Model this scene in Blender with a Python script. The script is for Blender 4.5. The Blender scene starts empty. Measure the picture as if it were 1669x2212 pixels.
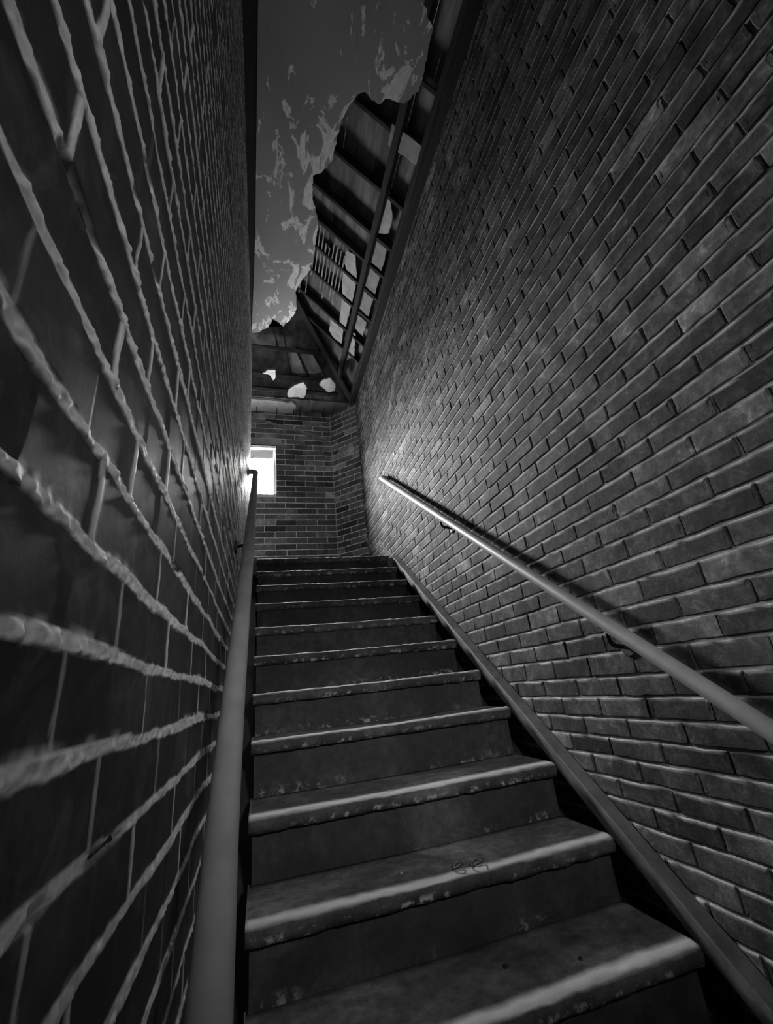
import bpy, bmesh, math, random
import numpy as np
from mathutils import Vector, Matrix

# ------------------------------------------------------------------ camera, sky, exposure
scene = bpy.context.scene
OZ = 1.92                      # height of the lens above the foot of the stairs
PITCH, YAW, ROLL, FPX = math.radians(21.767), math.radians(17.472), math.radians(-6.367), 926.7
SKY = 390.0
EXPOSURE = 0.0
view = scene.view_settings
view.view_transform = 'Standard'; view.look = 'None'; view.gamma = 1.0
view.exposure = EXPOSURE; view.use_curve_mapping = False

cp, sp, cy, sy, cr, sr = math.cos(PITCH), math.sin(PITCH), math.cos(YAW), math.sin(YAW), math.cos(ROLL), math.sin(ROLL)
fwd = Vector((sy*cp, cy*cp, sp)); r0 = Vector((cy, -sy, 0)); u0 = r0.cross(fwd)
right = cr*r0 + sr*u0; up = -sr*r0 + cr*u0
cam_data = bpy.data.cameras.new('camera'); cam = bpy.data.objects.new('camera', cam_data)
bpy.context.collection.objects.link(cam)
cam.matrix_world = Matrix(((right.x, up.x, -fwd.x, 0), (right.y, up.y, -fwd.y, 0), (right.z, up.z, -fwd.z, OZ), (0, 0, 0, 1)))
cam_data.sensor_fit = 'VERTICAL'; cam_data.sensor_height = 36.0; cam_data.sensor_width = 27.16
cam_data.lens = 36.0*FPX/2212.0; cam_data.clip_start = 0.01; cam_data.clip_end = 200
scene.camera = cam

world = bpy.data.worlds.new('overcast_sky'); scene.world = world; world.use_nodes = True
bg = world.node_tree.nodes['Background']; bg.inputs[1].default_value = SKY
_n = world.node_tree.nodes; _tc = _n.new('ShaderNodeTexCoord'); _sx = _n.new('ShaderNodeSeparateXYZ'); _rp = _n.new('ShaderNodeValToRGB')
world.node_tree.links.new(_tc.outputs['Generated'], _sx.inputs[0]); _mr = _n.new('ShaderNodeMapRange')
_mr.inputs[1].default_value = -1; _mr.inputs[2].default_value = 1; world.node_tree.links.new(_sx.outputs['Z'], _mr.inputs[0])
world.node_tree.links.new(_mr.outputs[0], _rp.inputs[0]); world.node_tree.links.new(_rp.outputs[0], bg.inputs[0])
_e = _rp.color_ramp.elements; _e[0].position = .50; _e[0].color = (.20, .20, .20, 1); _e[1].position = .67; _e[1].color = (1, 1, 1, 1)   # dark ground, bright overcast sky

# daylight portal: only guides the sampling of the sky through the window opening, it adds no light of its own
pl = bpy.data.lights.new('window_daylight', 'AREA'); pl.shape = 'RECTANGLE'; pl.size = 0.95; pl.size_y = 0.75
po = bpy.data.objects.new('window_daylight', pl); bpy.context.collection.objects.link(po)
po.location = (-0.3, 5.06, 2.6+OZ); po.rotation_euler = (math.radians(-90), 0, 0)
try: pl.cycles.is_portal = True
except Exception: pass

rng = np.random.default_rng(7); random.seed(7)
COL = bpy.context.collection

# ------------------------------------------------------------------ noise
def vnoise(x, y, seed=0):
    x = np.asarray(x, float); y = np.asarray(y, float)
    xi = np.floor(x).astype(np.int64); yi = np.floor(y).astype(np.int64); fx = x-xi; fy = y-yi
    fx = fx*fx*(3-2*fx); fy = fy*fy*(3-2*fy)
    def h(a, b):
        n = (a*374761393 + b*668265263 + seed*2147483647) & 0xffffffff
        n = ((n ^ (n >> 13))*1274126177) & 0xffffffff
        return ((n ^ (n >> 16)) & 0xffff)/65535.0*2-1
    return (h(xi, yi)*(1-fx)+h(xi+1, yi)*fx)*(1-fy) + (h(xi, yi+1)*(1-fx)+h(xi+1, yi+1)*fx)*fy
def fbm(x, y, seed=0, o=4):
    s = 0; a = 1.0; t = 0
    for i in range(o):
        s = s + a*vnoise(x*2**i, y*2**i, seed+i*17); t += a; a *= .55
    return s/t

# ------------------------------------------------------------------ materials
def mat(name):
    m = bpy.data.materials.new(name); m.use_nodes = True; nt = m.node_tree
    return m, nt, nt.nodes['Principled BSDF']
def g(v): return (v, v, v, 1)
def noise_node(nt, scale, detail=6, rough=.6, vec=None, dist=0.0):
    n = nt.nodes.new('ShaderNodeTexNoise'); n.inputs['Scale'].default_value = scale
    n.inputs['Detail'].default_value = detail; n.inputs['Roughness'].default_value = rough; n.inputs['Distortion'].default_value = dist
    if vec is None:
        geo = nt.nodes.new('ShaderNodeNewGeometry'); vec = geo.outputs['Position']
    nt.links.new(vec, n.inputs['Vector']); return n.outputs['Fac']
def ramp(nt, fac, stops):
    r = nt.nodes.new('ShaderNodeValToRGB'); e = r.color_ramp.elements
    e[0].position, e[0].color = stops[0][0], g(stops[0][1]); e[1].position, e[1].color = stops[-1][0], g(stops[-1][1])
    for p, v in stops[1:-1]:
        k = e.new(p); k.color = g(v)
    nt.links.new(fac, r.inputs[0]); return r.outputs[0]
def mul(nt, a, b, op='MULTIPLY'):
    n = nt.nodes.new('ShaderNodeMath'); n.operation = op
    for i, v in enumerate((a, b)):
        if isinstance(v, (int, float)): n.inputs[i].default_value = v
        else: nt.links.new(v, n.inputs[i])
    return n.outputs[0]
def mix(nt, f, a, b):
    n = nt.nodes.new('ShaderNodeMix'); n.data_type = 'FLOAT'
    for i, v in ((0, f), (2, a), (3, b)):
        if isinstance(v, (int, float)): n.inputs[i].default_value = v
        else: nt.links.new(v, n.inputs[i])
    return n.outputs[0]
def bump(nt, b, h, strength, dist=.002):
    n = nt.nodes.new('ShaderNodeBump'); n.inputs['Strength'].default_value = strength; n.inputs['Distance'].default_value = dist
    nt.links.new(h, n.inputs['Height']); nt.links.new(n.outputs[0], b.inputs['Normal'])
def simple(name, lo, hi, scale=8, rough=.8, bs=.4, bscale=90, bd=.002, vec_scale=None):
    m, nt, b = mat(name); vec = None
    if vec_scale:
        geo = nt.nodes.new('ShaderNodeNewGeometry'); mp = nt.nodes.new('ShaderNodeMapping'); mp.inputs['Scale'].default_value = vec_scale
        nt.links.new(geo.outputs['Position'], mp.inputs['Vector']); vec = mp.outputs[0]
    c = ramp(nt, noise_node(nt, scale, vec=vec), [(.32, lo), (.68, hi)])
    nt.links.new(c, b.inputs['Base Color']); b.inputs['Roughness'].default_value = rough
    bump(nt, b, noise_node(nt, bscale, vec=vec), bs, bd); return m

def brick_material(name, mortar=.3, soot=1.0, low=.45, rough=.82, shine=.3, bs=.5, lime=.08, grit=.0015):
    """tone (per brick) and mortar (0..1) come as mesh attributes, stains from noise"""
    m, nt, b = mat(name)
    t = nt.nodes.new('ShaderNodeAttribute'); t.attribute_name = 'tone'
    k = nt.nodes.new('ShaderNodeAttribute'); k.attribute_name = 'mortar'
    st = ramp(nt, noise_node(nt, 5.5, 7, .62, dist=.4), [(.36, low), (.52, .85), (.68, 1.7)])
    st = mul(nt, st, ramp(nt, noise_node(nt, 19, 8, .7, dist=.6), [(.38, .7), (.55, 1.0), (.68, 2.3)])) if grit > .002 else st
    fine = ramp(nt, noise_node(nt, 46, 6, .7), [(.3, .6), (.7, 1.3)])
    eff = ramp(nt, noise_node(nt, 13, 7, .7, dist=.8), [(.54, 0.0), (.8, lime)])       # lime bloom and whitewash scars
    brick = mul(nt, mul(nt, mul(nt, t.outputs['Fac'], st), fine), soot)
    brick = mul(nt, brick, eff, 'ADD')
    mo = mul(nt, ramp(nt, noise_node(nt, 60, 6, .7), [(.3, mortar*.7), (.7, mortar*1.2)]), ramp(nt, noise_node(nt, 3.5), [(.35, .8), (.65, 1.1)]))
    c = mix(nt, k.outputs['Fac'], brick, mo)
    nt.links.new(c, b.inputs['Base Color'])
    b.inputs['Roughness'].default_value = rough; b.inputs['Specular IOR Level'].default_value = shine
    bump(nt, b, noise_node(nt, 55, 9, .72), bs, grit); return m

M_brick_r = brick_material('weathered_brick', .5, 1.0, .32, .82, .3, .8, .08, .004)
M_brick_l = brick_material('smooth_dark_brick', .72, .55, .6, .6, .3, .25)
M_brick_b = brick_material('landing_brick', .85, 1.5, .7, .82, .3, .5, .03)
def concrete(name, f):
    m, nt, b = mat(name)
    geo = nt.nodes.new('ShaderNodeNewGeometry')
    sepn = nt.nodes.new('ShaderNodeSeparateXYZ'); nt.links.new(geo.outputs['Normal'], sepn.inputs[0])
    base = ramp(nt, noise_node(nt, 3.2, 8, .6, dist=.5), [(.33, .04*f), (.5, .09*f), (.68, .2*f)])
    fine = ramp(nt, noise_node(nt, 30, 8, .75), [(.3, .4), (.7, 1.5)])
    w = nt.nodes.new('ShaderNodeAttribute'); w.attribute_name = 'edge_light'
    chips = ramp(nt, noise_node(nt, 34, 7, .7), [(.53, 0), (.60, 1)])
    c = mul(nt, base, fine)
    du = nt.nodes.new('ShaderNodeAttribute'); du.attribute_name = 'top_light'
    c = mul(nt, c, mix(nt, du.outputs['Fac'], .3, 1.0))  # tops lighter, fronts and risers darker: light from above put into the colour
    c = mix(nt, w.outputs['Fac'], c, .36)  # worn nose edge painted lighter for the light it catches
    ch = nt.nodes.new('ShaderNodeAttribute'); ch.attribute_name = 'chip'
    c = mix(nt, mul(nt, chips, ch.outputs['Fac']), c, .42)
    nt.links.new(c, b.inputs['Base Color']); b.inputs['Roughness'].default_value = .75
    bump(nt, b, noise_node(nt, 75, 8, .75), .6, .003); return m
M_tread = concrete('lightened_concrete_tread', 1.9); M_riser = concrete('shade_darkened_riser', 1.1)  # one concrete, painted lighter for lit treads and darker for shaded risers
M_rail = simple('dull_grey_rail_paint', .21, .29, 14, .5, .15, 160, .0006)
M_iron = simple('black_iron', .012, .03, 20, .6, .5, 80)
M_string = simple('rusted_steel', .07, .17, 9, .65, .5, 70)
M_wood = simple('old_dark_timber', .008, .022, 6, .85, .6, 30, .003, (1, .15, 1))
M_deck = simple('roof_boards', .03, .22, 9, .9, .7, 30, .004, (1, .2, 1))
M_lath = simple('split_lath', .18, .34, 9, .9, .4, 40)
M_patch = simple('old_plaster', .3, .48, 12, .9, .4, 60)
M_soffit = simple('limewashed_plaster', .6, .85, 8, .9, .4, 60)
M_frame = simple('white_window_paint', .6, .75, 10, .5, .2, 60)
M_floor = simple('landing_concrete', .08, .2, 5, .85, .5, 60)
M_void = simple('sooty_masonry', .015, .03, 5, .95, .3, 40)
def ceiling_mat():
    m, nt, b = mat('peeling_ceiling_paint')
    geo = nt.nodes.new('ShaderNodeNewGeometry'); mp = nt.nodes.new('ShaderNodeMapping'); mp.inputs['Scale'].default_value = (1.0, .55, 1)
    nt.links.new(geo.outputs['Position'], mp.inputs['Vector']); v = mp.outputs[0]
    n1 = noise_node(nt, 7.5, 9, .64, v, .9)
    a = nt.nodes.new('ShaderNodeAttribute'); a.attribute_name = 'edge'
    s = mul(nt, n1, mul(nt, a.outputs['Fac'], .06), 'ADD')
    fl = ramp(nt, s, [(.575, 0), (.60, 1)])
    c = mix(nt, fl, ramp(nt, noise_node(nt, 2.2, 4, .5, v), [(.3, .24), (.7, .32)]), ramp(nt, noise_node(nt, 30, 5, .7, v), [(.35, .6), (.65, .85)]))
    nt.links.new(c, b.inputs['Base Color']); b.inputs['Roughness'].default_value = .7
    bump(nt, b, fl, .5, .004); return m
M_ceil = ceiling_mat()
def shade_mat():
    m, nt, b = mat('translucent_blind'); b.inputs['Base Color'].default_value = g(.6); b.inputs['Roughness'].default_value = .8
    tr = nt.nodes.new('ShaderNodeBsdfTranslucent'); tr.inputs[0].default_value = g(.0018)
    ad = nt.nodes.new('ShaderNodeAddShader'); out = nt.nodes['Material Output']
    nt.links.new(b.outputs[0], ad.inputs[0]); nt.links.new(tr.outputs[0], ad.inputs[1]); nt.links.new(ad.outputs[0], out.inputs[0]); return m
M_shade = shade_mat()
def glass_mat():
    m, nt, b = mat('window_glass'); t = nt.nodes.new('ShaderNodeBsdfTransparent'); t.inputs[0].default_value = g(.95)
    gl = nt.nodes.new('ShaderNodeBsdfGlossy'); gl.inputs['Roughness'].default_value = .05
    f = nt.nodes.new('ShaderNodeMixShader'); f.inputs[0].default_value = .05; out = nt.nodes['Material Output']
    nt.links.new(t.outputs[0], f.inputs[1]); nt.links.new(gl.outputs[0], f.inputs[2]); nt.links.new(f.outputs[0], out.inputs[0]); return m
M_glass = glass_mat()

# ------------------------------------------------------------------ object helpers (z measured from the lens, OZ added)
def link_mesh(name, verts, faces, m, parent=None, smooth=False, attrs=None, origin=None):
    v = np.asarray(verts, float).reshape(-1, 3)
    lo, hi = v.min(0), v.max(0)
    if parent is not None: o = np.array(parent['_o'])
    else: o = np.array(origin) if origin is not None else np.array([(lo[0]+hi[0])/2, (lo[1]+hi[1])/2, lo[2]])
    me = bpy.data.meshes.new(name)
    if isinstance(faces, np.ndarray):
        n = len(faces); k = faces.shape[1]; v2 = (v-o).astype(np.float32)
        me.vertices.add(len(v)); me.vertices.foreach_set('co', v2.ravel())
        me.loops.add(n*k); me.loops.foreach_set('vertex_index', faces.astype(np.int32).ravel())
        me.polygons.add(n); me.polygons.foreach_set('loop_start', np.arange(0, n*k, k, dtype=np.int32))
        me.update(calc_edges=True)
    else:
        me.from_pydata([tuple(p) for p in (v-o)], [], [list(f) for f in faces]); me.update()
    if smooth: me.polygons.foreach_set('use_smooth', np.ones(len(me.polygons), bool))
    for an, av in (attrs or {}).items():
        a = me.attributes.new(an, 'FLOAT', 'POINT'); a.data.foreach_set('value', np.asarray(av, np.float32))
    me.validate()
    me.materials.append(m)
    ob = bpy.data.objects.new(name, me); COL.objects.link(ob)
    if parent is not None: ob.parent = parent
    else: ob.location = (o[0], o[1], o[2]+OZ)
    ob['_o'] = list(map(float, o)); return ob
def empty(name, loc, label, cat, group=None):
    o = bpy.data.objects.new(name, None); COL.objects.link(o); o.location = (loc[0], loc[1], loc[2]+OZ); o.empty_display_size = .1
    o['_o'] = list(map(float, loc)); o['label'] = label; o['category'] = cat
    if group: o['group'] = group
    return o
def tag(o, label, cat, group=None):
    o['label'] = label; o['category'] = cat
    if group: o['group'] = group
    return o
def structure(o): o['kind'] = 'structure'; return o

BOXF = [(0, 3, 2, 1), (4, 5, 6, 7), (0, 1, 5, 4), (1, 2, 6, 5), (2, 3, 7, 6), (3, 0, 4, 7)]
class MB:
    def __init__(s): s.v = []; s.f = []
    def add(s, v, f):
        n = len(s.v); s.v += [tuple(p) for p in v]; s.f += [tuple(i+n for i in q) for q in f]
    def box(s, x0, x1, y0, y1, z0, z1):
        s.add([(x0, y0, z0), (x1, y0, z0), (x1, y1, z0), (x0, y1, z0), (x0, y0, z1), (x1, y0, z1), (x1, y1, z1), (x0, y1, z1)], BOXF)
    def beam(s, a, b, w, h, upv=(0, 0, 1), seg=10, jit=.002):
        """square-edged timber from a to b, slightly wandering and worn along its length"""
        a, b = Vector(a), Vector(b); d = (b-a).normalized(); sd = d.cross(Vector(upv)).normalized(); u = sd.cross(d).normalized()
        ring = []; n = len(s.v)
        c = .12*min(w, h)
        prof = [(-w/2+c, -h/2), (w/2-c, -h/2), (w/2, -h/2+c), (w/2, h/2-c), (w/2-c, h/2), (-w/2+c, h/2), (-w/2, h/2-c), (-w/2, -h/2+c)]
        for i in range(seg+1):
            p = a.lerp(b, i/seg)
            for (q, r) in prof:
                s.v.append(tuple(p+sd*(q+random.uniform(-jit, jit))+u*(r+random.uniform(-jit, jit))))
        k = len(prof)
        for i in range(seg):
            for j in range(k):
                s.f.append((n+i*k+j, n+i*k+(j+1) % k, n+(i+1)*k+(j+1) % k, n+(i+1)*k+j))
        s.f.append(tuple(n+j for j in reversed(range(k)))); s.f.append(tuple(n+seg*k+j for j in range(k)))
    def tube(s, pts, r, k=20, cap=True):
        pts = [Vector(p) for p in pts]; n = len(s.v); m_ = len(pts)
        rr = r if isinstance(r, (list, tuple)) else [r]*m_
        t0 = (pts[1]-pts[0]).normalized(); ref = Vector((1, 0, 0)) if abs(t0.x) < .9 else Vector((0, 0, 1))
        nrm = (ref-t0*ref.dot(t0)).normalized()
        for i, p in enumerate(pts):
            t = (pts[min(i+1, m_-1)]-pts[max(i-1, 0)]).normalized(); nrm = (nrm-t*nrm.dot(t)).normalized(); bn = t.cross(nrm)
            for j in range(k):
                a = 2*math.pi*j/k; s.v.append(tuple(p+(nrm*math.cos(a)+bn*math.sin(a))*rr[i]))
        for i in range(m_-1):
            for j in range(k):
                s.f.append((n+i*k+j, n+i*k+(j+1) % k, n+(i+1)*k+(j+1) % k, n+(i+1)*k+j))
        if cap: s.f.append(tuple(n+j for j in reversed(range(k)))); s.f.append(tuple(n+(m_-1)*k+j for j in range(k)))
    def slab(s, poly, thick, nrm=(0, 0, 1)):
        """flat piece with a broken outline and real thickness; poly in order, thickness towards nrm"""
        n = len(poly); t = Vector(nrm)*thick
        v = [tuple(p) for p in poly]+[tuple(Vector(p)+t) for p in poly]
        f = [tuple(range(n)), tuple(reversed(range(n, 2*n)))]+[(i, (i+1) % n, (i+1) % n+n, i+n) for i in range(n)]
        s.add(v, f)
    def build(s, name, m, parent=None, smooth=False):
        o = link_mesh(name, s.v, s.f, m, parent, smooth)
        bm = bmesh.new(); bm.from_mesh(o.data); bmesh.ops.recalc_face_normals(bm, faces=bm.faces); bm.to_mesh(o.data); bm.free(); return o

def ragged(poly, amp=.012, step=.03, seed=1):
    out = []; n = len(poly)
    for i in range(n):
        a, b = Vector(poly[i]), Vector(poly[(i+1) % n]); L = (b-a).length; k = max(1, int(L/step)); d = (b-a).normalized()
        for j in range(k):
            p = a.lerp(b, j/k); w = amp if j else amp*.3
            out.append(p+Vector((random.uniform(-w, w), random.uniform(-w, w), 0)) if abs(d.z) < .3 else p)
    return out

# ------------------------------------------------------------------ brick walls
ZR = [-.4988, -.4365, -.3752, -.3111, -.2494, -.1865, -.1204, -.055, .0209, .0879, .1563, .2318, .3007, .3728, .4397, .5035, .5734, .6401, .7063, .7775, .846, .9125, .983]
def courses(base, lo, hi, pitch):
    z = list(base)
    while z[0] > lo: z.insert(0, z[0]-pitch)
    while z[-1] < hi: z.append(z[-1]+pitch)
    return z
def brick_wall(name, P0, U, N, zs, u0, u1, pitch, off, joint, skip=None, material=None, depth=.007, tone=(.05, .2), header_every=0, even_ref=0, thick=.25, lit_smear=0.0, bed=1.0):
    """individual rounded bricks standing proud of a mortar bed. P0 + u*U + z, N points into the room"""
    P0 = np.array(P0, float); U = np.array(U, float); N = np.array(N, float)
    V = []; F = []; T = []; K = []
    def W(u, z, w): return P0[None, :]+np.outer(u, U)+np.outer(z, [0, 0, 1])+np.outer(w, N)
    for i in range(len(zs)-1):
        za, zb = zs[i]+joint/2, zs[i+1]-joint/2
        if zb-za < .01: continue
        row = i-even_ref
        head = header_every and (row % header_every == 0)
        pt = pitch/2 if head else pitch
        o = off + (0 if row % 2 == 0 else pitch/2) + rng.uniform(-.008, .008)
        u = u0 - ((u0-o) % pt)
        while u < u1:
            a = max(u, u0)+joint*.3+rng.uniform(-.002, .002); b = min(u+pt, u1)-joint*.3+rng.uniform(-.002, .002); u += pt
            if skip:
                r_ = skip.rects[0]
                if r_[2]-.01 < (za+zb)/2 < r_[3]+.01:
                    if a < r_[1] < b: a = r_[1]+.002
                    elif a < r_[0] < b: b = r_[0]-.002
                    elif r_[0] <= a and b <= r_[1]: continue
            if b-a < .02: continue
            ns, nt_ = max(3, int((b-a)/.03)), 3
            cr_ = .0035
            per = []
            for k in range(ns): per.append((a+cr_+(b-a-2*cr_)*k/(ns-1), za))
            for k in range(nt_): per.append((b, za+cr_+(zb-za-2*cr_)*k/(nt_-1)))
            for k in range(ns): per.append((b-cr_-(b-a-2*cr_)*k/(ns-1), zb))
            for k in range(nt_): per.append((a, zb-cr_-(zb-za-2*cr_)*k/(nt_-1)))
            per = np.array(per); jn = rng.normal(0, .0009, per.shape)
            jn[:, 1] += .0012*fbm(per[:, 0]*14, per[:, 1]*14, 3, 2); per = per+jn
            cx = per.mean(0); n = len(per)
            tx, tz, lift = np.clip(rng.normal(0, .004), -.007, .007), np.clip(rng.normal(0, .012), -.02, .02), abs(rng.normal(0, .0012))*depth/.005
            def plane(q, sink): return lift+tx*(q[:, 0]-cx[0])+tz*(q[:, 1]-cx[1])-sink
            def inset(d):
                q = per-cx; s = 1-d/np.maximum(np.abs(q).max(0), 1e-4)
                return cx+q*s
            r0_, r1_, r2_, r3_ = per, inset(.0006), inset(.003), inset(.012)
            base = len(V) and sum(len(x) for x in V) or 0
            rough = rng.normal(0, .0006, n)
            V += [W(r0_[:, 0], r0_[:, 1], -depth*np.ones(n)), W(r1_[:, 0], r1_[:, 1], plane(r1_, .0022)), W(r2_[:, 0], r2_[:, 1], plane(r2_, .0003)+rough), W(r3_[:, 0], r3_[:, 1], plane(r3_, 0)+rough*.6)]
            for rr in range(3):
                for j in range(n):
                    F.append((base+rr*n+j, base+rr*n+(j+1) % n, base+(rr+1)*n+(j+1) % n, base+(rr+1)*n+j))
            # cap: strips between the bottom and the top row of the inner ring
            bb = base+3*n
            bot = list(range(0, ns)); top = [ns+nt_+ns-1-k for k in range(ns)]
            for k in range(ns-1): F.append((bb+bot[k], bb+bot[k+1], bb+top[k+1], bb+top[k]))
            rgt = [bb+ns-1]+[bb+ns+k for k in range(nt_)]+[bb+ns+nt_]
            lft = [bb+ns+nt_+ns-1]+[bb+ns+nt_+ns+k for k in range(nt_)]+[bb]
            F.append(tuple(rgt)); F.append(tuple(lft))
            tt = rng.uniform(*tone)*(1.0 if rng.random() > .12 else 1.7)
            if rng.random() < .1: tt *= .45
            if rng.random() < .05: tt *= 1.9
            T += [tt]*(4*n)
            # upper arris painted lighter: smeared mortar and caught light, broken here and there
            kk = np.zeros((4, n)); ti = np.array([ns+nt_+q_ for q_ in range(ns)])
            sm = np.clip(.85+1.6*vnoise(per[ti, 0]*23+i*3.3, per[ti, 1]*3, 77), 0, 1)*lit_smear
            kk[0, ti] = sm; kk[1, ti] = sm; kk[2, ti] = sm*.8
            K += list(kk.ravel())
            for q_, t_i in enumerate(ti):
                V[-3][t_i] += N*.0012*sm[q_]; V[-2][t_i] += N*.0008*sm[q_]; V[-3][t_i][2] += .0012*sm[q_]
    nb = sum(len(x) for x in V)
    # mortar bed
    gu = np.linspace(u0, u1, max(2, int((u1-u0)/.02))); gz = np.arange(zs[0], zs[-1]+.0001, .0169)
    if skip is None:
        GU, GZ = np.meshgrid(gu, gz); fu, fz = GU.ravel(), GZ.ravel()
        w = -depth*.6+.0008*fbm(fu*40, fz*40, 9, 2)
        V.append(W(fu, fz, w)); nu = len(gu)
        for r in range(len(gz)-1):
            for c in range(nu-1):
                q = nb+r*nu+c; F.append((q, q+1, q+nu+1, q+nu))
        T += [.06]*len(fu); K += [bed]*len(fu); cnt = len(fu)  # low bed value darkens the mortar colour as shade in the joints
    else:
        cells = []; nodes = {}; pts = []
        def nd(a_, b_):
            k_ = (round(a_, 4), round(b_, 4))
            if k_ not in nodes: nodes[k_] = len(pts); pts.append((a_, b_))
            return nodes[k_]
        sk = skip.rects
        us = sorted(set([u0, u1]+[x for r in sk for x in (r[0], r[1]) if u0 < x < u1]))
        zz = sorted(set([zs[0], zs[-1]]+[x for r in sk for x in (r[2], r[3]) if zs[0] < x < zs[-1]]))
        for a_, b_ in zip(us, us[1:]):
            for c_, d_ in zip(zz, zz[1:]):
                mx, mz = (a_+b_)/2, (c_+d_)/2
                if any(r[0] < mx < r[1] and r[2] < mz < r[3] for r in sk): continue
                cells.append((nd(a_, c_), nd(b_, c_), nd(b_, d_), nd(a_, d_)))
        p_ = np.array(pts); V.append(W(p_[:, 0], p_[:, 1], -depth*.6*np.ones(len(p_))))
        for c_ in cells: F.append(tuple(nb+x for x in c_))
        T += [.2]*len(p_); K += [1.0]*len(p_)
        # reveals of the opening and the outer skin
        nb2 = nb+len(p_)
        for r in sk:
            q = [(r[0], r[2]), (r[1], r[2]), (r[1], r[3]), (r[0], r[3])]
            vv = np.array(q); V.append(W(vv[:, 0], vv[:, 1], -depth*.6*np.ones(4))); V.append(W(vv[:, 0], vv[:, 1], -thick*np.ones(4)))
            for j in range(4): F.append((nb2+j, nb2+(j+1) % 4, nb2+4+(j+1) % 4, nb2+4+j))
            T += [.2]*8; K += [.4]*8; nb2 += 8
    allv = np.concatenate(V)
    return structure(link_mesh(name, allv, F, material, None, False, {'tone': T, 'mortar': K}, origin=(P0[0], P0[1], zs[0])))

TOP = 3.45
BOT = -OZ
# right wall: individual weathered bricks
XR = 1.17; YB = 4.87; XC = .877
zr = courses(ZR, BOT, TOP, .0677); zr[-1] = TOP; zr[0] = BOT
if zr[-1]-zr[-2] < .02: zr.pop(-2)
e0 = zr.index(.3007)
brick_wall('wall_right', (XR, 0, 0), (0, 1, 0), (-1, 0, 0), zr, -.6, 4.577, .2155, .677, .0080, None, M_brick_r, .0058, (.026, .10), 0, e0, lit_smear=.95, bed=.5)
# back wall with the window opening; wall across the corner
zb = list(np.arange(-.52+.98, TOP+.2, .0745)); zb = [z-.02 for z in zb]
class Skip:
    rects = [(-.75+1.3, .165+1.3, 2.265, 2.945)]
    def __call__(s, u, z):
        r = s.rects[0]; return r[0]-.1 < u < r[1]+.004 and r[2]-.02 < z < r[3]+.02
brick_wall('wall_back', (-1.3, YB, 0), (1, 0, 0), (0, -1, 0), zb, 0, 1.3+XC, .243, .12, .0095, Skip(), M_brick_b, .0045, (.07, .14), 0, 0)
S2 = math.sqrt(.5)
brick_wall('wall_corner', (XC, YB, 0), (S2, -S2, 0), (-S2, -S2, 0), zb, 0, .418, .225, .09, .0095, None, M_brick_b, .0045, (.07, .14), 0, 0)

# left wall: close to the lens, so its ragged proud pointing is modelled as relief
def left_wall():
    XL = -.114; pitch = .0677; z00 = -.0261; yend = 4.0
    ys = [-.25]
    while ys[-1] < .06: ys.append(ys[-1]+.006)
    while ys[-1] < yend: ys.append(ys[-1]+.0015*(1+max(ys[-1], 0)/.42))
    ys[-1] = yend; ys = np.array(ys)
    frac = np.array([-.12, -.095, -.07, -.045, -.02, .0, .02, .045, .07, .095, .12, .16, .24, .36, .5, .64, .76, .84])
    k0 = int(math.floor((BOT-z00)/pitch)); k1 = int(math.ceil((TOP-z00)/pitch))
    zs = np.concatenate([z00+pitch*(k+frac) for k in range(k0, k1+1)]); zs = zs[(zs > BOT) & (zs < TOP)]; zs = np.concatenate([[BOT], zs, [TOP]])
    Yg, Zg = np.meshgrid(ys, zs)
    c = (Zg-z00)/pitch + .10*fbm(Yg*3.1, Zg*2, 5, 2) + .05*fbm(Yg*17, Zg*17, 6, 2)
    kc = np.round(c).astype(int); dz = (c-kc)*pitch
    th = (.0062+.0022*fbm(Yg*5+kc*7.3, Zg*0+kc, 11, 2)+.0016*fbm(Yg*60, Zg*60, 12, 3))
    mh = 1-np.clip((np.abs(dz)-th)/.0022+.5, 0, 1)
    row = np.floor(c).astype(int)
    off = np.where(row % 2 == 0, .538, .41)
    rowj = vnoise(row*3.7, row*0+.5, 31)*.012
    t = (Yg-off-rowj)/.213 + .012*fbm(Yg*9, Zg*40, 21, 2)
    kt = np.round(t).astype(int); dy = (t-kt)*.213
    tv = .0036+.0022*vnoise(kt*5.1, row*3.3, 41)+.0012*fbm(Yg*70, Zg*70, 44, 2)
    fade = np.clip(.85+.9*vnoise(kt*2.7+.3, row*1.9+.7, 51), 0, 1)
    mv = (1-np.clip((np.abs(dy)-tv)/.0018+.5, 0, 1))*fade
    mk = np.maximum(mh, mv)
    relief = mh*(.0009+.0030*fbm(Yg*120, Zg*120, 61, 4)+.0008*fbm(Yg*22, Zg*22, 66, 2)) + mv*.0012 + (1-mk)*(.0009*fbm(Yg*10, Zg*10, 71, 3)+.0012*vnoise(kt*1.3+.5, row*2.1+.5, 77))
    # lost pointing here and there
    hole = np.clip((fbm(Yg*9+3, Zg*9, 81, 3)-.42)*8, 0, 1)*mh
    relief -= hole*.006; mk = mk*(1-.8*hole)
    tn = .075+.02*vnoise((t-.5).round()*3.1, row*4.3, 91)
    ny, nz = len(ys), len(zs)
    V = np.stack([XL+relief.ravel()-.0015, Yg.ravel(), Zg.ravel()], 1)
    q = (np.arange(nz-1)[:, None]*ny+np.arange(ny-1)[None, :]).ravel()
    F = np.stack([q, q+1, q+ny+1, q+ny], 1)
    w = structure(link_mesh('wall_left', V, F, M_brick_l, None, True, {'tone': tn.ravel(), 'mortar': mk.ravel()}, origin=(XL, 0, BOT)))
    return w
left_wall()
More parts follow.
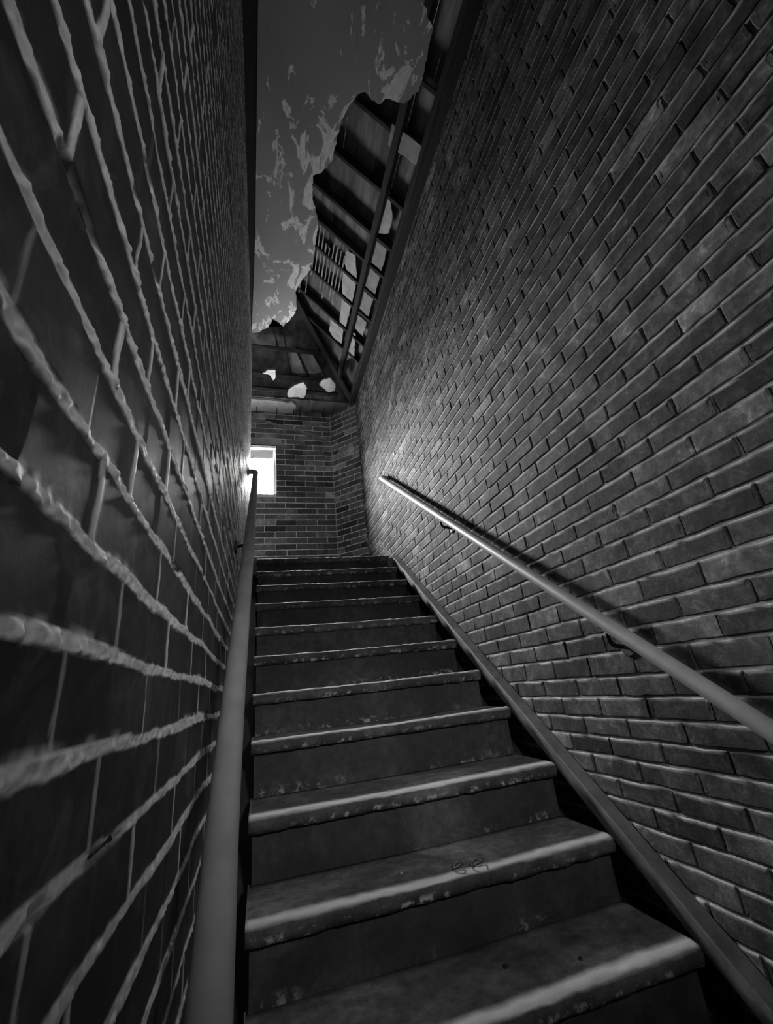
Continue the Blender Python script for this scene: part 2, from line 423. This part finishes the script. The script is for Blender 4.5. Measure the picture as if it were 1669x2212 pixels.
# body of the left wall and the walls that close the stairwell
b = MB(); b.box(-.36, -.120, -.6, 4.0, BOT, TOP); structure(b.build('wall_left', M_brick_l))
b = MB()
W2 = (.41, .62, .53, .75)  # unseen opening added behind the lens to fill rails and lower steps
b.box(-.6, W2[0], -.85, -.6, BOT, 5.0); b.box(W2[1], XR+.2, -.85, -.6, BOT, 5.0); b.box(W2[0], W2[1], -.85, -.6, BOT, W2[2]); b.box(W2[0], W2[1], -.85, -.6, W2[3], 5.0)
structure(b.build('wall_front', M_void))
l2 = bpy.data.lights.new('rear_fill_portal', 'AREA'); l2.shape = 'RECTANGLE'; l2.size = .26; l2.size_y = .26
o2 = bpy.data.objects.new('rear_fill_portal', l2); COL.objects.link(o2); o2.location = (.52, -.84, .64+OZ); o2.rotation_euler = (math.radians(90), 0, 0)
l2.cycles.is_portal = True
b = MB(); b.box(XR+.012, XR+.25, -.85, 4.9, BOT, 3.42); structure(b.build('wall_right', M_void))
b = MB(); b.box(-1.5, -1.3, 3.7, 5.1, BOT, 3.7); structure(b.build('wall_landing', M_void))
b = MB(); b.box(-1.5, -.36, 3.76, 4.0, BOT, 3.7); structure(b.build('wall_landing', M_void))
b = MB(); b.add([(XC+.01, YB+.03, BOT), (XR+.03, 4.577+.03, BOT), (XR+.25, 4.6, BOT), (XR+.25, 5.1, BOT), (XC-.02, 5.1, BOT)]+[(XC+.01, YB+.03, 3.6), (XR+.03, 4.577+.03, 3.6), (XR+.25, 4.6, 3.6), (XR+.25, 5.1, 3.6), (XC-.02, 5.1, 3.6)],
      [(4, 3, 2, 1, 0), (5, 6, 7, 8, 9), (0, 1, 6, 5), (1, 2, 7, 6), (2, 3, 8, 7), (3, 4, 9, 8), (4, 0, 5, 9)]); structure(b.build('wall_corner', M_void))
# masonry behind the back wall, around the window
b = MB()
b.box(-1.5, -.75, YB+.008, 5.1, BOT, 3.7); b.box(.165, XC+.1, YB+.008, 5.1, BOT, 3.7)
b.box(-.75, .165, YB+.008, 5.1, BOT, 2.262); b.box(-.75, .165, YB+.008, 5.1, 2.948, 3.7)
structure(b.build('wall_back', M_void))
# floors
b = MB(); b.box(-.6, XR+.05, -.7, .3, BOT-.15, BOT+.004); structure(b.build('floor', M_floor))
b = MB(); b.add([(-.118, .2, BOT), (XR+.02, .2, BOT), (XR+.02, 3.6, BOT), (-.118, 3.6, BOT), (-.118, .2, BOT+.002), (XR+.02, .2, BOT+.002), (XR+.02, 3.6, .97), (-.118, 3.6, .97)], BOXF); structure(b.build('floor_stairwell', M_void))
b = MB(); b.box(-1.4, XR+.012, 3.56, 5.05, .90, 1.046); structure(b.build('floor_landing', M_floor))

# ------------------------------------------------------------------ window
wn = bpy.data.objects.new('window_1', None); COL.objects.link(wn); wn.location = (-.29, 5.0, 2.265+OZ); wn['_o'] = [-.29, 5.0, 2.265]; wn['kind'] = 'structure'
b = MB()
b.box(-.75, -.705, 4.98, 5.04, 2.262, 2.948); b.box(.135, .165, 4.98, 5.04, 2.262, 2.948); b.box(-.705, .135, 4.98, 5.04, 2.262, 2.29); b.box(-.705, .135, 4.98, 5.04, 2.925, 2.948)
b.build('window_frame', M_frame, wn)
b = MB(); b.box(-.31, -.285, 4.985, 5.03, 2.29, 2.925); b.build('mullion', M_frame, wn)
b = MB(); b.box(-.705, .135, 5.008, 5.012, 2.29, 2.925); b.build('pane', M_glass, wn)
b = MB(); b.box(-.75, .162, YB-.02, YB+.03, 2.925, 2.94); b.build('head_bead', M_wood, wn)
b = MB(); b.box(-.75, .162, YB+.012, YB+.14, 2.245, 2.268); b.build('window_sill', M_frame, wn)
b = MB(); b.box(-.80, .235, YB-.004, YB+.05, 2.95, 3.04); b.build('lintel', M_patch, wn)
e = MB(); n = 24; pts = []
for i in range(n+1):
    x = -.70+.835*i/n
    for j, (zz, yo) in enumerate(((2.925, 0), (2.87, .004), (2.82, -.003), (2.795+.004*math.sin(i*1.1)+.004*math.sin(i*.37), .002))):
        e.v.append((x, 4.955+yo+.004*math.sin(i*.8+j), zz))
for i in range(n):
    for j in range(3): e.f.append((i*4+j, (i+1)*4+j, (i+1)*4+j+1, i*4+j+1))
e.build('blind', M_shade, wn)

# ------------------------------------------------------------------ staircase
noses = [(3.494, 1.05), (3.31, .895), (3.09, .735), (2.85, .56), (2.602, .375), (2.366, .198), (2.13, .02), (1.905, -.15), (1.645, -.34), (1.415, -.518), (1.18, -.692), (.945, -.865), (.71, -1.04), (.475, -1.215), (.24, -1.39), (.005, -1.565), (-.23, -1.74)]
stair = empty('staircase', (.5, 1.2, BOT), 'worn dark concrete staircase climbing between two brick walls to the landing', 'staircase')
X0, X1 = -.035, 1.075
def tread(i, y, z, ynext):
    back = ynext+.05; tk = .045
    prof = []
    for a in range(6):
        t = a/5; prof.append((back+(y+.055-back)*t, 0.0, 'top'))
    prof += [(y+.03, 0.001, 'w'), (y+.016, 0.0, 'w'), (y+.006, -.003, 'w'), (y+.0, -.010, 'n'), (y-.001, -.022, 'n'), (y+.002, -.034, 'c'), (y+.008, -tk, 'c'), (y+.05, -tk-.002, 'b'), (back, -tk-.002, 'b')]
    nx = 120; xs = np.linspace(X0, X1, nx); k = len(prof)
    V = np.zeros((nx, k, 3)); edge_light = np.zeros((nx, k)); chip = np.zeros((nx, k)); top_light = np.zeros((nx, k))
    for j, (py, pz, tg) in enumerate(prof):
        no = fbm(xs*22, np.full(nx, i*3.1+j*.35), 100, 4)*.006 if tg in 'wnc' else fbm(xs*5, np.full(nx, j+i*2.), 101, 2)*.0015
        n2 = fbm(xs*30, np.full(nx, i*5.1+j*.5), 102, 3)*.0035 if tg in 'wnc' else 0*xs
        sag = -.004*np.exp(-((xs-.5)/.3)**2) if tg in 'topw' else 0*xs
        endr = .0+.0*xs
        V[:, j, 0] = xs; V[:, j, 1] = py+no+endr; V[:, j, 2] = z+pz+n2+sag
        if tg in ('top', 'w'): top_light[:, j] = 1
        if tg in 'wn': edge_light[:, j] = .8 if tg == 'w' else .0
        if tg == 'c': chip[:, j] = np.clip(.9+1.2*fbm(xs*3, np.full(nx, i*1.7), 110, 2), 0, 1)
    F = []
    for a in range(nx-1):
        for j in range(k): F.append((a*k+j, a*k+(j+1) % k, (a+1)*k+(j+1) % k, (a+1)*k+j))
    F.append(tuple(range(k))); F.append(tuple((nx-1)*k+j for j in reversed(range(k))))
    o = link_mesh('tread', V.reshape(-1, 3), F, M_tread, stair, False, {'edge_light': edge_light.ravel(), 'chip': chip.ravel(), 'top_light': top_light.ravel()})
    bm = bmesh.new(); bm.from_mesh(o.data); bmesh.ops.recalc_face_normals(bm, faces=bm.faces); bm.to_mesh(o.data); bm.free()
    o.data.polygons.foreach_set('use_smooth', np.ones(len(o.data.polygons), bool))
    return o
def riser(i, y, ztop, zbot):
    nx, nz = 70, 8; xs = np.linspace(X0+.01, X1-.003, nx); zs = np.linspace(zbot-.01, ztop, nz)
    Xg, Zg = np.meshgrid(xs, zs); yy = y+.0015*fbm(Xg*12, Zg*12+i*4, 120, 4)
    V = np.stack([Xg.ravel(), yy.ravel(), Zg.ravel()], 1); n0 = len(V)
    Vb = V.copy(); Vb[:, 1] = y+.06; V = np.concatenate([V, Vb]); F = []
    for r in range(nz-1):
        for c in range(nx-1):
            q = r*nx+c; F.append((q, q+1, q+nx+1, q+nx))
            F.append((n0+q, n0+q+nx, n0+q+nx+1, n0+q+1))
    for r in range(nz-1):
        for c in (0, nx-1):
            q = r*nx+c; F.append((q, q+nx, n0+q+nx, n0+q))
    low = np.clip(1-(V[:, 2]-zbot)/.03, 0, 1)*np.clip(.3+fbm(V[:, 0]*4, V[:, 2]*0+i, 130, 3)*1.5, 0, 1)
    return link_mesh('riser', V, F, M_riser, stair, False, {'edge_light': np.zeros(len(V)), 'chip': low})
for i, (y, z) in enumerate(noses):
    yn = noses[i-1][0] if i else y+.1
    tread(i, y, z, yn)
    zb_ = noses[i+1][1] if i+1 < len(noses) else BOT
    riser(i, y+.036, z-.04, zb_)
# stringers: steel angle lying on the nosing line beside each wall
for xa, xb in ((1.112, 1.164), (-.104, -.072)):
    b = MB(); a_, b_ = -.3, 3.50
    f = lambda y: .745*y-1.572
    seg = 40
    for s in range(seg+1):
        y = a_+(b_-a_)*s/seg; z = f(y); j = lambda: random.uniform(-.0012, .0012)
        b.v += [(xa+j(), y, z-.062), (xa+j(), y, z-.004+j()), (xa+.004, y, z+j()), (xb, y, z+.004+j()), (xb, y, z-.008), (xa+.008, y, z-.010), (xa+.008, y, z-.062)]
    for s in range(seg):
        for j in range(7): b.f.append((s*7+j, s*7+(j+1) % 7, (s+1)*7+(j+1) % 7, (s+1)*7+j))
    b.f.append(tuple(range(7))); b.f.append(tuple(seg*7+j for j in reversed(range(7))))
    b.build('stringer', M_string, stair)

# ------------------------------------------------------------------ handrails
def bend(p, q, r, rad, n=8):
    p, q, r = Vector(p), Vector(q), Vector(r); a = (p-q).normalized(); c = (r-q).normalized()
    A = q+a*rad; B = q+c*rad; out = []
    for i in range(n+1):
        t = i/n; out.append(A*(1-t)**2+q*2*t*(1-t)+B*t*t)
    return out
def bracket(parent, rp, wall_x, sgn):
    """rp: point of the rail axis; arm drops under the rail and turns to a round plate on the wall"""
    x, y, z = rp
    bk = MB()
    pts = bend((x, y, z-.02), (x, y, z-.075), (wall_x, y+.0, z-.085), .03)
    bk.tube([(x, y, z-.018)]+pts+[(wall_x-sgn*.006, y, z-.085)], .0075, 10)
    o = bk.build('bracket', M_iron, parent, True)
    pm = MB(); pm.tube([(wall_x-sgn*.0, y, z-.085), (wall_x-sgn*.007, y, z-.085), (wall_x-sgn*.010, y, z-.085)], [.032, .032, .026], 20)
    pm.build('wall_plate', M_iron, parent)
    sm = MB(); d = Vector((0, 1, .74)).normalized(); c = Vector((x, y, z-.0245))
    sm.beam(c-d*.045, c+d*.045, .022, .006); sm.build('saddle', M_iron, parent)
RR = .0232
hr = empty('handrail', (1.095, 1.8, -.5), 'straight grey pipe handrail on brackets along the right brick wall', 'handrail')
fr = lambda y: .742*y-.789
b = MB(); pts = [(1.095, y, fr(y)) for y in np.linspace(.1, 3.47, 30)]
pts += [tuple(p) for p in bend((1.095, 3.47, fr(3.47)), (1.095, 3.54, fr(3.54)), (1.17, 3.55, fr(3.54)+.004), .05)]+[(1.167, 3.55, fr(3.54)+.004)]
b.tube(pts, RR, 28); b.build('rail', M_rail, hr, True)
b = MB(); b.tube([(1.170, 3.55, fr(3.54)+.004), (1.163, 3.55, fr(3.54)+.004), (1.160, 3.55, fr(3.54)+.004)], [.04, .04, .034], 24); b.build('wall_flange', M_rail, hr)
for y in (2.36, 1.22, .35): bracket(hr, (1.095, y, fr(y)), 1.17, 1)
hl = empty('handrail', (-.05, 1.6, -.9), 'grey pipe handrail on the left wall, ending in front of the bright window', 'handrail')
pp = [(-.040, .10, -.62), (-.042, .40, -.405), (-.0455, .585, -.275), (-.0505, .735, -.164), (-.0525, .98, .011), (-.052, 1.30, .252), (-.0505, 1.66, .512), (-.051, 2.03, .788), (-.051, 2.6, 1.205), (-.0515, 3.25, 1.69)]
dense = []
for a_, c_ in zip(pp, pp[1:]):
    for k in range(6): dense.append(Vector(a_).lerp(Vector(c_), k/6))
dense.append(Vector(pp[-1]))
for _ in range(6): dense = [dense[0]]+[(dense[i-1]+dense[i]*2+dense[i+1])/4 for i in range(1, len(dense)-1)]+[dense[-1]]
dense += bend(pp[-1], (-.0515, 3.34, 1.757), (-.114, 3.345, 1.76), .045)+[Vector((-.112, 3.345, 1.76))]
b = MB(); b.tube(dense, .0222, 32); b.build('rail', M_rail, hl, True)
b = MB(); b.tube([(-.115, 3.345, 1.76), (-.108, 3.345, 1.76), (-.105, 3.345, 1.76)], [.04, .04, .034], 24); b.build('wall_flange', M_rail, hl)
for y, z in ((1.95, .728),): bracket(hl, (-.0515, y, z), -.114, -1)

# ------------------------------------------------------------------ ceiling with its ragged broken edge
edge = [(.833, .954), (.924, 1.043), (.937, 1.181), (.943, 1.325), (.868, 1.413), (.76, 1.40), (.70, 1.45), (.652, 1.436), (.60, 1.40), (.555, 1.452), (.504, 1.53), (.473, 1.719), (.458, 1.837), (.40, 1.92), (.341, 1.952), (.357, 2.111), (.419, 2.277), (.415, 2.5), (.399, 2.696), (.331, 2.85), (.29, 2.92), (.305, 3.06), (.317, 3.15), (.27, 3.29), (.2, 3.392), (.14, 3.34), (.099, 3.319), (.06, 3.42), (0, 3.47), (-.06, 3.53)]
random.seed(3)
left = [(-.112, 3.53), (-.105, 3.41), (-.075, 2.8), (-.062, 2.447), (-.045, 1.7), (-.033, 1.157), (-.02, .6), (-.02, -.6)]
outl = []
for i in range(len(edge)-1):
    a_, c_ = Vector((*edge[i], TOP)), Vector((*edge[i+1], TOP)); L = (c_-a_).length; k = max(1, int(L/.022))
    for j in range(k):
        p = a_.lerp(c_, j/k); outl.append((p.x+random.uniform(-.007, .007), p.y+random.uniform(-.007, .007)))
outl = [(1.165, -.6), (1.165, .3), (.9, .55), (.84, .75)]+outl+left
bm = bmesh.new(); vs = [bm.verts.new((x, y, TOP)) for x, y in outl]; f = bm.faces.new(vs)
bmesh.ops.triangulate(bm, faces=[f])
for _ in range(3):
    es = [e_ for e_ in bm.edges if e_.calc_length() > .12]
    if es: bmesh.ops.subdivide_edges(bm, edges=es, cuts=1); bmesh.ops.triangulate(bm, faces=bm.faces[:])
ret = bmesh.ops.extrude_face_region(bm, geom=bm.faces[:]); 
for v in ret['geom']:
    if isinstance(v, bmesh.types.BMVert): v.co.z += .024
bmesh.ops.recalc_face_normals(bm, faces=bm.faces)
E2 = np.array(edge)
me = bpy.data.meshes.new('ceiling'); bm.to_mesh(me); bm.free()
co = np.zeros(len(me.vertices)*3); me.vertices.foreach_get('co', co); co = co.reshape(-1, 3)
dm = np.sqrt(((co[:, None, :2]-E2[None])**2).sum(2)).min(1)
a = me.attributes.new('edge', 'FLOAT', 'POINT'); a.data.foreach_set('value', np.clip(1-dm/.3, 0, 1).astype(np.float32))
me.materials.append(M_ceil)
o = bpy.data.objects.new('ceiling', me); COL.objects.link(o); o.location = (0, 0, OZ); structure(o)

# ------------------------------------------------------------------ roof above the broken ceiling: two slopes meeting in a hip
K = 1.08
zR = lambda x: 4.7136-K*x
zB = lambda y: 8.15-y
hipy = lambda x: 3.436+K*x
nR = Vector((K, 0, 1)).normalized(); nB = Vector((0, 1, 1)).normalized()
# slope over the right wall, boards running along the stair
LIFT = .10
i = 0; x = 1.30
while x > -.45:
    x2 = x-.075
    ye = min(hipy(x), 4.95)+.1; j = random.uniform(-.004, .004)
    P = [Vector((x-.002, -.8, zR(x)+LIFT)), Vector((x-.002, ye, zR(x)+LIFT)), Vector((x2, ye, zR(x2)+LIFT)), Vector((x2, -.8, zR(x2)+LIFT))]
    P = [p+nR*j for p in P]
    b = MB(); b.slab(P, .022, nR)
    tag(b.build('roof_board', M_deck), 'dark timber board of the right roof slope, running along the stairs', 'roof board', 'roof boards of the right slope'); x = x2+.0005; i += 1
y = 4.72
while y > 2.9:
    y2 = y-.095; xa = -1.5; xb = min(1.25, (y2-3.436)/K+.12)
    if xb > xa+.1:
        P = [Vector((xa, y, zB(y)+LIFT)), Vector((xb, y, zB(y)+LIFT)), Vector((xb, y2, zB(y2)+LIFT)), Vector((xa, y2, zB(y2)+LIFT))]
        b = MB(); b.slab(P, .022, nB)
        tag(b.build('roof_board', M_deck), 'dark timber board of the back roof slope, laid across the stairwell', 'roof board', 'roof boards of the back slope')
    y = y2+.0005
# closing masonry of the roof space
b = MB(); b.box(-.62, -.45, -.8, 3.9, 3.3, 5.6); structure(b.build('wall_attic', M_void))
b = MB(); b.box(-1.6, -.6, 2.6, 2.8, 3.3, 5.8); b.box(-1.7, -1.5, 2.6, 5.1, 3.3, 5.8); structure(b.build('wall_attic', M_void))
b = MB(); b.box(-1.5, -.37, 2.6, 4.0, 3.46, 3.5); structure(b.build('ceiling_landing', M_soffit))
# eaves
b = MB(); b.box(-.44, -.015, -.58, 3.45, 3.478, 3.60); structure(b.build('gap_blackout', M_void))  # black box added above the left gap as the dark of the void
b = MB(); b.box(1.12, 1.45, -.85, 5.1, 3.455, 3.60); structure(b.build('trim_1', M_wood))

P = lambda x, y: (x, y, zR(x))
raf = [(1.35, 'nearest the camera'), (1.70, 'second from the camera'), (2.10, 'third from the camera'), (2.46, 'fourth from the camera'), (2.73, 'fifth from the camera'), (2.99, 'sixth from the camera'), (3.27, 'seventh from the camera'), (3.62, 'eighth from the camera, shortened by the hip'), (3.89, 'last and shortest, beside the hip corner')]
for y, wh in raf:
    xt = max(-.4, (y-3.436)/K+.09)
    b = MB(); b.beam((xt, y, zR(xt)+.045), (1.15, y, zR(1.15)+.045), .032, .085, (K, 0, 1), 12)
    tag(b.build('rafter', M_wood), 'thin dark rafter of the right roof slope, '+wh, 'rafter')
b = MB(); b.beam((.935, -.6, zR(.935)-.035), (.935, 4.33, zR(.935)-.035), .055, .05, (K, 0, 1), 30, .003)
tag(b.build('purlin', M_wood), 'long dark purlin crossing under the rafters, parallel to the right wall', 'roof beam')
b = MB(); b.beam((1.105, -.6, 3.515), (1.125, 4.56, 3.505), .06, .09, (0, 0, 1), 30, .003)
tag(b.build('wall_plate_beam', M_wood), 'black edge beam lying along the top of the right brick wall', 'roof beam')
b = MB(); b.beam((-.35, hipy(-.35), zR(-.35)+.0), (1.165, hipy(1.165)-.12, zR(1.165)+.02), .07, .11, (0, 0, 1), 20, .003)
tag(b.build('hip_rafter', M_wood), 'thick black diagonal hip beam rising from the back right corner', 'roof beam')
b = MB(); b.beam((.90, 1.72, zR(.90)+.0), (1.15, 1.70, zR(1.15)), .13, .03, (K, 0, 1), 8, .003)
tag(b.build('loose_board', M_lath), 'paler wide loose board between the edge beam and the long purlin', 'board')
for (xa, xb, y, w, wh) in ((-.40, .70, 4.225, .045, 'upper dark cross beam of the back slope over the pale panels'), (-.40, .78, 4.45, .045, 'middle dark cross beam of the back slope under the pale panels'), (-.40, .95, 4.57, .075, 'lowest and thickest black cross beam, just above the bright eaves strip')):
    b = MB(); b.beam((xa, y, zB(y)), (xb, y, zB(y)), .05, w, (0, 1, 1), 14, .003)
    tag(b.build('cross_beam', M_wood), wh, 'roof beam')
for p0, p1, wh in (((.12, 4.03), (.185, 4.25), 'upper left'), ((.228, 4.04), (.345, 4.46), 'left edge of the left pale panel'), ((.401, 4.20), (.56, 4.43), 'between the two pale panels'), ((.63, 4.24), (.79, 4.43), 'right edge of the right pale panel')):
    b = MB(); b.beam((*p0, zB(p0[1])+.01), (*p1, zB(p1[1])+.01), .016, .03, (0, 1, 1), 6, .0015)
    tag(b.build('roof_batten', M_wood), 'short thin dark batten on the back slope, '+wh, 'batten')
# laths still nailed under the right slope
random.seed(11)
ORD = 'first second third fourth fifth sixth seventh eighth ninth tenth eleventh twelfth thirteenth fourteenth fifteenth'.split()
for k in range(15):
    x = .30+k*.033; ya = 2.75+random.uniform(0, .25); yb = min(ya+random.uniform(.35, .75), hipy(x)-.1)
    b = MB(); b.beam((x, ya, zR(x)-.004), (x, yb, zR(x)-.004), .012 if k % 3 else .017, .006, (K, 0, 1), 6, .001)
    tag(b.build('lath', M_lath), 'narrow pale lath on the right roof slope, '+ORD[k]+' from the broken ceiling edge', 'lath', 'laths on the right roof slope')

# pale plaster and paper remnants between the rafters
def onR(l): return [Vector((x, y, zR(x)+.003)) for x, y in l]
def rag3(pts, amp, nrm, step=.03):
    out = []; n = len(pts); nrm = Vector(nrm).normalized()
    for i in range(n):
        a_, c_ = Vector(pts[i]), Vector(pts[(i+1) % n]); L = (c_-a_).length; k = max(1, int(L/step)); d = (c_-a_).normalized(); s = d.cross(nrm)
        for j in range(k): out.append(a_.lerp(c_, j/k)+s*random.uniform(-amp, amp))
    return out
pieces = [([(.909, 2.097), (.965, 2.038), (1.013, 2.16), (1.037, 2.214), (1.042, 2.351), (.958, 2.435), (.923, 2.32), (.933, 2.232)], 'long pale plaster remnant between purlin and edge beam, highest of the pale remnants'),
 ([(.769, 2.78), (.841, 2.76), (.895, 2.965), (.80, 2.965), (.76, 2.9)], 'pale remnant left of the purlin, between fifth and sixth rafter'),
 ([(.77, 3.015), (.895, 3.015), (.9, 3.24), (.80, 3.24)], 'pale remnant left of the purlin, between sixth and seventh rafter'),
 ([(.81, 3.30), (.895, 3.30), (.895, 3.59), (.83, 3.59)], 'pale remnant left of the purlin, between seventh and eighth rafter'),
 ([(.74, 3.66), (.88, 3.65), (.89, 3.85), (.80, 3.865), (.75, 3.82)], 'pale square remnant left of the purlin, between the last two rafters'),
 ([(.955, 3.58), (.99, 3.568), (1.034, 3.862), (.97, 4.03), (.93, 3.9)], 'bright flaking remnant right of the purlin, near the back corner'),
 ([(.965, 2.49), (1.06, 2.49), (1.06, 2.70), (.965, 2.70)], 'grey panel between purlin and edge beam, below the highest remnant'),
 ([(.965, 2.76), (1.06, 2.76), (1.06, 2.96), (.965, 2.96)], 'grey panel between purlin and edge beam, in the fifth rafter bay'),
 ([(.965, 3.02), (1.06, 3.02), (1.06, 3.24), (.965, 3.24)], 'grey panel between purlin and edge beam, in the sixth rafter bay'),
 ([(.97, 3.32), (1.06, 3.32), (1.06, 3.52), (.97, 3.5)], 'grey panel between purlin and edge beam, in the seventh rafter bay')]
for l, lb in pieces:
    b = MB(); b.slab(rag3(onR(l), .006, nR), .006, nR)
    tag(b.build('plaster_remnant', M_patch if 'grey' not in lb else M_lath), lb, 'plaster remnant')
for l, lb in (([(.285, 4.262), (.40, 4.25), (.53, 4.42), (.36, 4.43)], 'pale left panel between the cross beams of the back slope'), ([(.44, 4.262), (.60, 4.255), (.74, 4.40), (.60, 4.425), (.57, 4.42)], 'pale right panel between the cross beams of the back slope')):
    b = MB(); b.slab(rag3([Vector((x, y, zB(y)+.03)) for x, y in l], .003, nB), .006, nB)
    tag(b.build('plaster_remnant', M_patch), lb, 'plaster remnant')
# fragments of the flat ceiling hanging over the landing
for l, lb in (([(.316, 4.366), (.40, 4.27), (.471, 4.223), (.524, 4.32), (.518, 4.447), (.497, 4.534), (.43, 4.51), (.308, 4.53), (.293, 4.458)], 'bright five sided ceiling fragment hanging above the window, largest of the three'),
              ([(.71, 4.14), (.77, 4.098), (.854, 4.206), (.863, 4.338), (.787, 4.376), (.72, 4.30), (.66, 4.24)], 'roundish pale ceiling fragment beside the hip beam'),
              ([(.0, 4.13), (.066, 4.06), (.143, 4.057), (.141, 4.177), (.121, 4.238), (.093, 4.159), (.05, 4.13)], 'smallest bright ceiling fragment, near the left wall')):
    b = MB(); b.slab(rag3([Vector((x, y, TOP)) for x, y in l], .007, (0, 0, 1), .025), .02, (0, 0, 1))
    tag(b.build('ceiling_fragment', M_patch), lb, 'ceiling fragment')
    hx = sum(p[0] for p in l)/len(l); hy = sum(p[1] for p in l)/len(l)
# eaves soffit above the window and its hangers
b = MB(); b.slab([Vector(p) for p in ((-1.45, 4.60, TOP), (.23, 4.63, TOP), (.30, 4.66, TOP), (.36, 4.63, TOP), (.42, 4.70, TOP), (.40, 4.875, TOP), (-1.45, 4.875, TOP))], .03)
structure(b.build('trim_2', M_soffit))
b = MB(); b.slab([Vector(p) for p in ((-1.45, 4.60, TOP+.031), (1.3, 4.60, TOP+.031), (1.3, 5.0, TOP+.031), (-1.45, 5.0, TOP+.031))], .03)
structure(b.build('trim_3', M_deck))
for x0, x1, z1, wh in ((-.085, -.066, 3.40, 'leftmost'), (.159, .182, 3.40, 'second from the left'), (.361, .401, 3.40, 'third from the left'), (.446, .476, 3.34, 'fourth from the left'), (.75, .80, 3.34, 'rightmost')):
    b = MB(); b.tube([(x0, 4.62, 3.60), (x0+(x1-x0)*.4, 4.70, 3.52), (x1, 4.84, z1)], .006, 8)
    tag(b.build('roof_hanger', M_iron), 'thin black wire hanging below the lowest cross beam, '+wh, 'wire')
b = MB(); b.beam((-.5, 4.846, 3.43), (.815, 4.846, 3.06), .022, .03, (0, -1, 0), 20, .002)
tag(b.build('sloping_batten', M_lath), 'pale batten running diagonally down across the back brick wall above the window', 'batten')

# ------------------------------------------------------------------ litter on the steps
def pebble(x, y, z, r, m, lb, cat='debris', grp=None, name='mortar_crumb'):
    bm = bmesh.new(); bmesh.ops.create_icosphere(bm, subdivisions=2, radius=r)
    for v in bm.verts: v.co *= 1+random.uniform(-.22, .22); v.co.z *= .55
    v_ = [(x+v.co.x, y+v.co.y, z+v.co.z+r*.4) for v in bm.verts]; f_ = [[w.index for w in q.verts] for q in bm.faces]; bm.free()
    return tag(link_mesh(name, v_, f_, m), lb, cat, grp)
random.seed(5)
pebble(.60, 1.33, -.694, .007, M_iron, 'dark crumb on the lowest fully visible tread, far left one')
pebble(.78, 1.27, -.694, .006, M_iron, 'dark crumb on the lowest fully visible tread, middle one')
pebble(.40, 1.52, -.52, .005, M_patch, 'tiny pale crumb at the left of the tread with the curled leaves')
for cx, cy_, r, lb in ((.555, 1.455, .014, 'small dark curled leaf stem on the second lowest tread, left of its larger mate'), (.615, 1.447, .021, 'larger dark curled leaf stem on the second lowest tread near its edge')):
    b = MB(); pts = [(cx+r*math.cos(t)*(1+.2*math.sin(2*t)), cy_+r*.7*math.sin(t), -.514+.004*math.sin(t*1.5)+.003) for t in np.linspace(.3, 6.4, 22)]
    b.tube(pts, .0025, 6); tag(b.build('curled_leaf_stem', M_iron), lb, 'leaf stem')

for o in bpy.data.objects:
    if '_o' in o: del o['_o']
